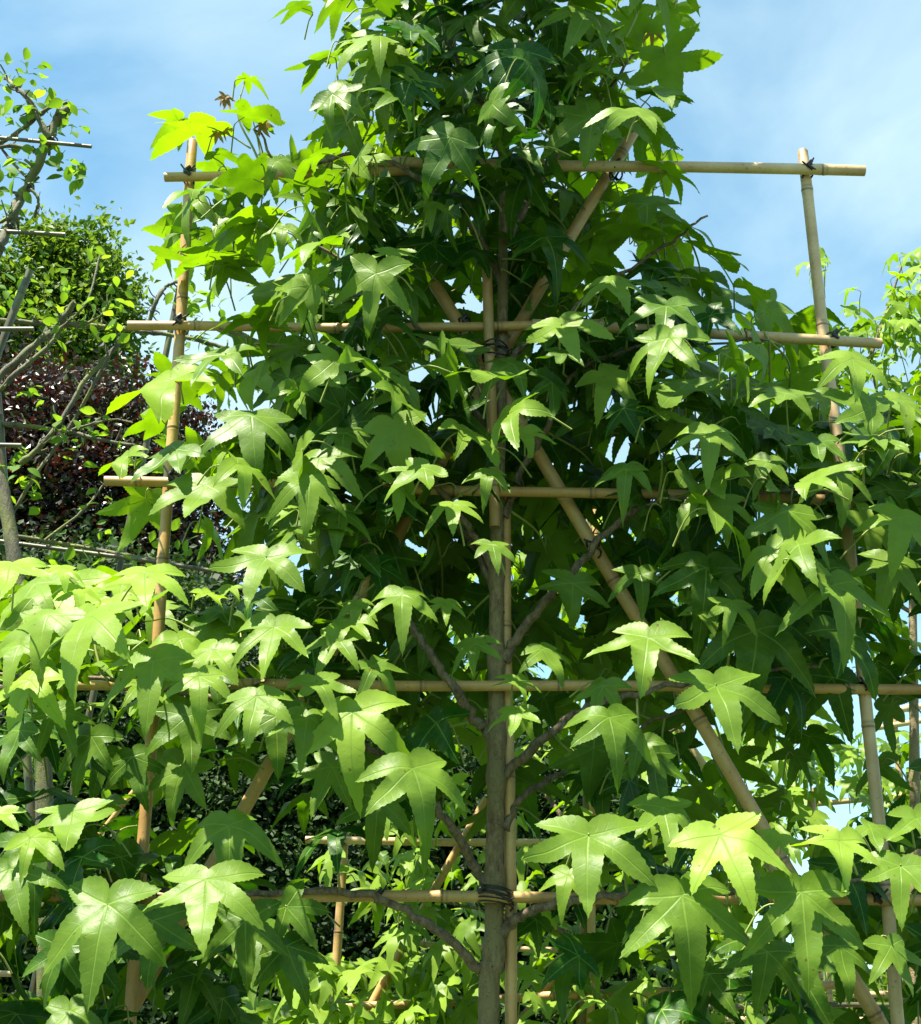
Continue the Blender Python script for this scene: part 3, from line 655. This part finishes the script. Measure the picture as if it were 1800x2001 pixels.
YC = 1.15
SC = thing('sweetgum_tree', 'light green sweetgum rising behind the right end of the front trellis', 'tree', (P(1780, 2001, YC)[0], YC, 0))
tubepart(SC, 'trunk', YC, [(1790, 2001), (1788, 1700), (1785, 1300), (1780, 1000), (1770, 760)], .020, .006, M_BARK, ground=True, dy=.01)
for q in ([(1786, 1000), (1700, 880), (1600, 800)], [(1700, 700), (1735, 600), (1765, 510)], [(1786, 1200), (1650, 1120), (1500, 1060)], [(1780, 850), (1720, 780), (1700, 700)], [(1780, 900), (1840, 820), (1880, 700)], [(1640, 760), (1600, 620), (1590, 500)], [(1700, 880), (1640, 820), (1640, 760)]):
    tubepart(SC, 'branch', YC, q, .006, .0022, M_TWIG)
far_crown(SC, [(1380, 690, 1640, 900, 90), (1560, 620, 1760, 760, 60), (1640, 700, 1900, 1060, 110), (1660, 560, 1800, 660, 30), (1740, 500, 1860, 720, 26), (1500, 900, 1800, 1250, 60), (1560, 470, 1612, 540, 5), (1740, 470, 1830, 600, 8), (1640, 1080, 1800, 1330, 20)], YC, .066, .62)

YD = 3.4
SD_ = thing('sweetgum_tree', 'far sweetgum row seen low through the sky gap at right', 'tree', (P(1780, 2001, YD)[0], YD, 0))
tubepart(SD_, 'trunk', YD, [(1770, 2001), (1772, 1800), (1775, 1500)], .022, .008, M_BARK, ground=True)
far_crown(SD_, [(1560, 1420, 1850, 1520, 40), (1680, 1460, 1850, 1700, 70), (1620, 1620, 1850, 1900, 60), (1280, 1420, 1500, 1700, 60), (1450, 1560, 1580, 1700, 20), (1200, 1700, 1900, 1960, 70)], YD, .10, .4)
TD = thing('bamboo_trellis', 'distant pale bamboo trellis standing against the sky at lower right', 'trellis', (P(1760, 2001, YD)[0], YD + .2, 0))
px_line(TD, YD + .1, (1590, 1572), (1860, 1548), .0115, M_CANE_P); px_line(TD, YD + .1, (1700, 1425), (1900, 1392), .0115, M_CANE_P); px_line(TD, YD, (1742, 1390), (1900, 1366), .014, M_CANE_P)
px_line(TD, YD + .12, (1744, 1386), (1765, 1600), .0135, M_CANE_P, ground=True); px_line(TD, YD + .12, (1787, 1420), (1800, 1650), .0135, M_CANE_P, ground=True)
px_line(TD, YD + .12, (1590, 1540), (1600, 1700), .0125, M_CANE_P, ground=True)
px_line(TD, YD + .1, (1330, 1990), (1860, 1996), .0115, M_CANE_P); px_line(TD, YD + .1, (1350, 1968), (1860, 1965), .0100, M_CANE_O); px_line(TD, YD + .1, (1640, 1945), (1860, 1940), .0115, M_CANE_P)
px_line(TD, YD + .2, (1230, 1932), (1370, 2030), .0115, M_CANE)

# ------------------------------------------------------------------ apple espaliers at the left
def small_leaves(parent, Y, spots, size, mat, name='leaves', fruit=None, tint=.5):
    mb = MB(); fb = MB()
    for (u, v, sp, cnt) in spots:
        for _ in range(cnt):
            o = P(u + rng.normal(0, sp), v + rng.normal(0, sp), Y + rng.normal(0, .04))
            n, a = dn_axis(rng.uniform(15, 85), rng.uniform(-180, 180), rng.normal(0, 70)); b = np.cross(n, a); s = size * rng.uniform(.6, 1.2)
            f = rng.uniform(.1, .4); c = rng.uniform(.0, .35); V = []; K = 6
            for i in range(K + 1):
                t = i / K; w_ = .30 * math.sin(math.pi * t ** .85) * (1.0 if i < K else 0)
                for sg in (-1, 0, 1): V.append(o + s * (a * t + b * sg * w_ + n * (abs(sg) * w_ * f - c * t * t)))
            F = []
            for i in range(K):
                for q in (0, 1): F.append([3 * i + q, 3 * i + q + 1, 3 * i + q + 4, 3 * i + q + 3])
            mb.add(V, F, 0, tint=np.clip(rng.normal(tint, .2), 0, 1))
            if rng.random() < .6: tube(mb, [o, o - a * s * .3 - n * s * .1], [.0009, .0009], 4, 0, cap=False, tint=.6)
    return mb.build(name, mat, parent)
def knobby(parent, Y, pts, r0, r1, name='branch', mat=None):
    q = [P(u, v, Y + rng.uniform(-.03, .03)) for u, v in pts]; p = spline(q, 7); n = len(p)
    rad = np.linspace(r0, r1, n) * (1 + .28 * np.abs(rng.standard_normal(n)) * (rng.random(n) < .35))
    mb = MB(); tube(mb, p + rng.normal(0, r0 * .15, p.shape), rad, 9, wob=.06)
    for i in range(2, n - 1):
        if rng.random() < .5:
            d = unit(rng.normal(0, 1, 3) + [0, 0, .6]); l = rng.uniform(.015, .05); tube(mb, spline([p[i], p[i] + d * l * .5 + rng.normal(0, .004, 3), p[i] + d * l], 3), [r0 * .35] * 3 + [r0 * .3] * 3 + [r0 * .28], 5)
    return mb.build(name, mat or M_APBARK, parent)
YF = 0.75
AF = thing('espalier_apple_tree', 'knobbly espalier apple tree at the upper left edge against the sky', 'tree', (P(-200, 2001, YF)[0], YF, 0))
mbt = spline([toground(P(-170, 1500, YF), P(-190, 2000, YF)), P(-190, 2000, YF), P(-170, 1500, YF), P(-110, 900, YF), P(-60, 620, YF), P(0, 480, YF)], 8)
mb = MB(); tube(mb, mbt, np.linspace(.028, .014, len(mbt)), 10, wob=.05); mb.build('trunk', M_APBARK, AF)
knobby(AF, YF, [(0, 480), (35, 400), (75, 320), (110, 240), (132, 212)], .013, .010)
knobby(AF, YF, [(40, 395), (10, 430), (-30, 440)], .006, .004); knobby(AF, YF, [(85, 300), (20, 285), (-40, 300)], .006, .004)
knobby(AF, YF, [(95, 270), (60, 200), (30, 170), (10, 150)], .007, .005); knobby(AF, YF, [(-40, 300), (20, 270), (90, 215), (130, 200)], .006, .004)
knobby(AF, YF, [(60, 370), (75, 390), (68, 425)], .004, .003); knobby(AF, YF, [(50, 345), (10, 300), (-10, 260)], .004, .003)
small_leaves(AF, YF, [(20, 150, 18, 16), (70, 170, 20, 14), (60, 210, 20, 12), (120, 205, 14, 9), (10, 220, 16, 12), (130, 245, 16, 8), (20, 350, 22, 14), (100, 300, 22, 10), (150, 320, 15, 10), (50, 310, 18, 8), (150, 350, 6, 3), (95, 270, 12, 6), (0, 380, 15, 6)], .040, M_APPLE, tint=.42)
TF = thing('bamboo_trellis', 'weathered bamboo trellis at the upper left edge behind the apple branches', 'trellis', (P(-200, 2001, YF)[0], YF + .04, 0))
px_line(TF, YF - .02, (-300, 240), (179, 287), .0050, M_CANE_O); px_line(TF, YF - .02, (-300, 440), (128, 458), .0055, M_CANE_O); px_line(TF, YF - .02, (-300, 642), (66, 643), .0060, M_CANE_O); px_line(TF, YF - .02, (-300, 868), (42, 871), .0055, M_CANE_O)
px_line(TF, YF + .02, (60, 528), (-60, 830), .0095, M_CANE_O); px_line(TF, YF + .02, (-250, 200), (-230, 800), .010, M_CANE_O, ground=True)
for (u, v) in ((106, 276), (60, 366), (22, 445)): tie(TF, P(u, v, YF), .008, X_, Z_, horn=False, loops=3)

YE = 1.05
AE = thing('espalier_apple_tree', 'mossy espalier apple tree with slanting branches before the purple beech', 'tree', (P(-20, 2001, YE)[0], YE, 0))
tubepart(AE, 'trunk', YE, [(90, 2001), (85, 1500), (60, 1300), (30, 1100), (5, 960), (-30, 850)], .024, .016, M_APBARK, ground=True)
for q, r0 in (([(-40, 625), (100, 632), (200, 638), (300, 650), (400, 668), (460, 690)], .0075), ([(-40, 775), (50, 690), (110, 640), (146, 588)], .0105), ([(-60, 820), (20, 740), (100, 670), (120, 640)], .007),
              ([(40, 905), (100, 850), (170, 740), (245, 660)], .0078), ([(-20, 826), (100, 838), (190, 858), (270, 872)], .0062), ([(10, 1045), (120, 1062), (250, 1085), (400, 1112)], .0060),
              ([(20, 1010), (75, 920), (140, 830), (200, 720), (235, 660)], .0052), ([(88, 1055), (160, 1000), (205, 945)], .0038), ([(120, 640), (170, 590), (195, 500)], .0034), ([(150, 640), (200, 615), (215, 590)], .0045),
              ([(285, 650), (305, 590), (325, 560), (350, 550)], .006), ([(360, 665), (370, 640), (385, 620)], .0035), ([(140, 840), (215, 820), (260, 826)], .003)):
    knobby(AE, YE, q, r0, r0 * .65)
small_leaves(AE, YE, [(200, 500, 16, 8), (250, 560, 14, 6), (220, 590, 20, 16), (130, 560, 14, 7), (40, 545, 10, 4), (20, 590, 22, 14), (120, 610, 30, 12), (60, 770, 16, 7), (110, 830, 10, 4), (150, 860, 22, 12), (190, 830, 20, 10), (40, 910, 22, 16), (60, 960, 18, 10), (190, 970, 16, 7), (370, 560, 24, 20), (400, 600, 18, 14), (390, 650, 20, 14), (350, 590, 12, 6),
              (230, 640, 16, 8), (260, 880, 20, 10), (300, 830, 20, 12), (320, 780, 18, 10), (130, 1070, 22, 12), (220, 1075, 22, 12), (330, 1050, 30, 12), (100, 1120, 20, 10)], .038, M_APPLE, tint=.6)
TE = thing('bamboo_trellis', 'mossy green bamboo trellis beside the purple beech at left', 'trellis', (P(200, 2001, YE)[0], YE + .04, 0))
px_line(TE, YE + .03, (352, 560), (236, 1140), .0085, M_CANE_O, ground=True); px_line(TE, YE + .03, (-12, 700), (18, 1080), .011, M_CANE_O, ground=True)
px_line(TE, YE - .02, (-200, 1030), (440, 1118), .0055, M_CANE_O); px_line(TE, YE, (0, 1340), (70, 1352), .0045, M_CANE_P); px_line(TE, YE, (-200, 1466), (68, 1474), .0055, M_CANE_P)
px_line(TE, YE + .05, (62, 1400), (-20, 1540), .0055, M_CANE_P); px_line(TE, YE + .05, (300, 1500), (60, 1800), .0065, M_CANE)
px_line(TE, YE + .05, (95, 1930), (140, 2040), .0065, M_CANE_P); px_line(TE, YE - .02, (-200, 1898), (32, 1902), .007, M_CANE_P)
small_leaves(AE, YE + .3, [(60, 1450, 60, 60), (120, 1530, 50, 40), (40, 1370, 40, 30)], .05, M_APPLE, name='foliage', tint=.35)

# ------------------------------------------------------------------ masses of foliage far behind
def cloud(name, parent, blobs, cnt, size, mat, tint, asp=.6, clump=40, cs=.35):
    ws = np.array([b[1][0] * b[1][1] * b[1][2] for b in blobs]) ** .7; ws /= ws.sum(); mb = MB()
    for (c, rad), wt in zip(blobs, ws):
        m_ = max(1, int(cnt * wt / clump)); c = np.array(c); rad = np.array(rad)
        d = rng.normal(0, 1, (m_, 3)); d /= np.linalg.norm(d, axis=1)[:, None]
        cc = c + d * rad * (rng.uniform(.35, 1.08, (m_, 1)) ** .6)
        p = np.repeat(cc, clump, 0) + rng.normal(0, cs, (m_ * clump, 3)) * [1, 1, .55]
        n = len(p); nv = rng.normal(0, 1, (n, 3)) + [0, -.3, .9]; nv /= np.linalg.norm(nv, axis=1)[:, None]
        a = np.cross(nv, rng.normal(0, 1, (n, 3))); a /= np.linalg.norm(a, axis=1)[:, None]; b = np.cross(nv, a)
        s = size * rng.uniform(.6, 1.3, (n, 1))
        V = np.stack([p - a * s, p - b * s * asp - nv * s * .0, p + a * s - nv * s * .25, p + b * s * asp + nv * s * .15], 1).reshape(-1, 3)
        F = np.arange(4 * n).reshape(-1, 4)
        tn = np.repeat(np.clip(tint + np.repeat(rng.normal(0, .2, m_), clump) + rng.normal(0, .12, n), 0, 1), 4)
        F2 = np.concatenate([F[:, [0, 1, 2]], F[:, [0, 2, 3]]]); mb.add(V, F2, 0, tint=tn)
    return mb.build(name, mat, parent, smooth=False)
def limbs(parent, base, tops, r0, mat=M_TWIG):
    t = MB(); top = np.array(base) + [0, 0, (tops[0][2] - base[2]) * .55]
    tube(t, spline([base, (np.array(base) + top) / 2 + [.05, 0, 0], top], 6), np.linspace(r0, r0 * .6, 13), 10, wob=.05); t.build('trunk', mat, parent)
    for q in tops:
        t = MB(); m_ = (top + np.array(q)) / 2 + rng.normal(0, .15, 3); tube(t, spline([top - [0, 0, .2], m_, q], 6), np.linspace(r0 * .45, r0 * .1, 13), 7, wob=.05); t.build('branch', mat, parent)
# green tree top left
c1 = P(70, 700, 9.0); GT = thing('deciduous_tree', 'bright green bushy tree far behind at left, above the purple beech', 'tree', (c1[0], 9, 0))
def blob(u, v, Y, ru, rv, ry): p = P(u, v, Y); k = pxm(p); return (p, (ru / k, ry, rv / k))
bl = [blob(30, 700, 9, 190, 180, .9), blob(150, 640, 9, 95, 125, .6), blob(60, 580, 9, 80, 75, .5), blob(-80, 640, 9, 140, 130, .7), blob(200, 740, 9, 60, 110, .5)]
limbs(GT, (c1[0], 9, 0), [b[0] for b in bl[:5]], .16)
cloud('crown', GT, bl + [blob(rng.uniform(-20, 230), rng.uniform(475, 640), 9, 48, 38, .4) for _ in range(14)], 24000, .036, M_GREENT, .45, clump=40, cs=.12)
c2 = P(150, 950, 6.5); PT = thing('purple_beech_tree', 'dark purple-leaved beech behind the espalier apple at left', 'tree', (c2[0], 6.5, 0))
bl = [blob(120, 960, 6.5, 280, 210, .7), blob(270, 860, 6.5, 110, 130, .4), blob(40, 830, 6.6, 150, 120, .5), blob(330, 1000, 6.5, 120, 180, .4), blob(-60, 1000, 6.5, 200, 260, .6), blob(200, 1150, 6.5, 300, 160, .6)]
limbs(PT, (c2[0], 6.5, 0), [b[0] for b in bl], .12)
cloud('crown', PT, bl, 80000, .023, M_PURPLE, .30, clump=45, cs=.14)
# dark hedge behind everything low
HY = 4.6
def hedge(label, u0, u1, vtop, Y, cnt, size, tint, mat, deep=.5, name='hedge', cat='hedge'):
    a, b = P(u0, 2001, Y), P(u1, 2001, Y); zt = np.interp
    hg = thing(name, label, cat, ((a[0] + b[0]) / 2, Y, 0)); n = cnt
    xs = rng.uniform(a[0], b[0], n); us = u0 + (xs - a[0]) / (b[0] - a[0]) * (u1 - u0)
    tops = np.array([P(u_, v_, Y)[2] for u_, v_ in vtop]); ztop = np.interp(us, [q[0] for q in vtop], tops) + .06 * np.sin(xs * 9) + .04 * np.sin(xs * 23)
    z = rng.uniform(.12, 1, n) ** .8 * ztop; y = Y + rng.uniform(-deep, deep, n) - .12 * np.sin(xs * 7) * np.sin(z * 9)
    blobs = np.column_stack([xs, y, z]); mb = MB(); K = 12
    p = np.repeat(blobs, K, 0) + rng.normal(0, .07, (n * K, 3)); m_ = len(p)
    nv = rng.normal(0, .8, (m_, 3)) + [0, -.5, .8]; nv /= np.linalg.norm(nv, axis=1)[:, None]
    A = np.cross(nv, rng.normal(0, 1, (m_, 3))); A /= np.linalg.norm(A, axis=1)[:, None]; B = np.cross(nv, A); s = size * rng.uniform(.6, 1.3, (m_, 1)); inner = rng.random(m_) < .22; s[inner] *= 3.2; p[inner, 1] += deep * .9
    V = np.stack([p - A * s, p - B * s * .6, p + A * s - nv * s * .2, p + B * s * .6], 1).reshape(-1, 3); F = np.arange(4 * m_).reshape(-1, 4)
    tn = np.repeat(np.clip(tint + np.repeat(rng.normal(0, .25, n), K), 0, 1), 4)
    mb.add(V, np.concatenate([F[:, [0, 1, 2]], F[:, [0, 2, 3]]]), 0, tint=tn); mb.build('foliage', mat, hg, smooth=False)
    st = MB()
    for x in np.arange(a[0], b[0], .5): tube(st, spline([[x, Y, 0], [x + .05, Y + .05, .8], [x - .05, Y, 1.6]], 4), np.linspace(.03, .012, 9), 6)
    st.build('stems', M_TWIG, hg)
    return hg
hedge('tall dark green hedge behind the trellises, low left and centre', -400, 1320, [(-400, 1050), (300, 1120), (560, 1330), (900, 1400), (1150, 1450), (1320, 1600)], 4.8, 20000, .019, .14, M_HEDGE)
hedge('low grey-green hedge far off at lower right', 1200, 2100, [(1200, 1880), (1400, 1925), (1500, 1945), (1620, 1935), (2100, 1900)], 14, 4500, .06, .6, M_GREENT, name='hedge')
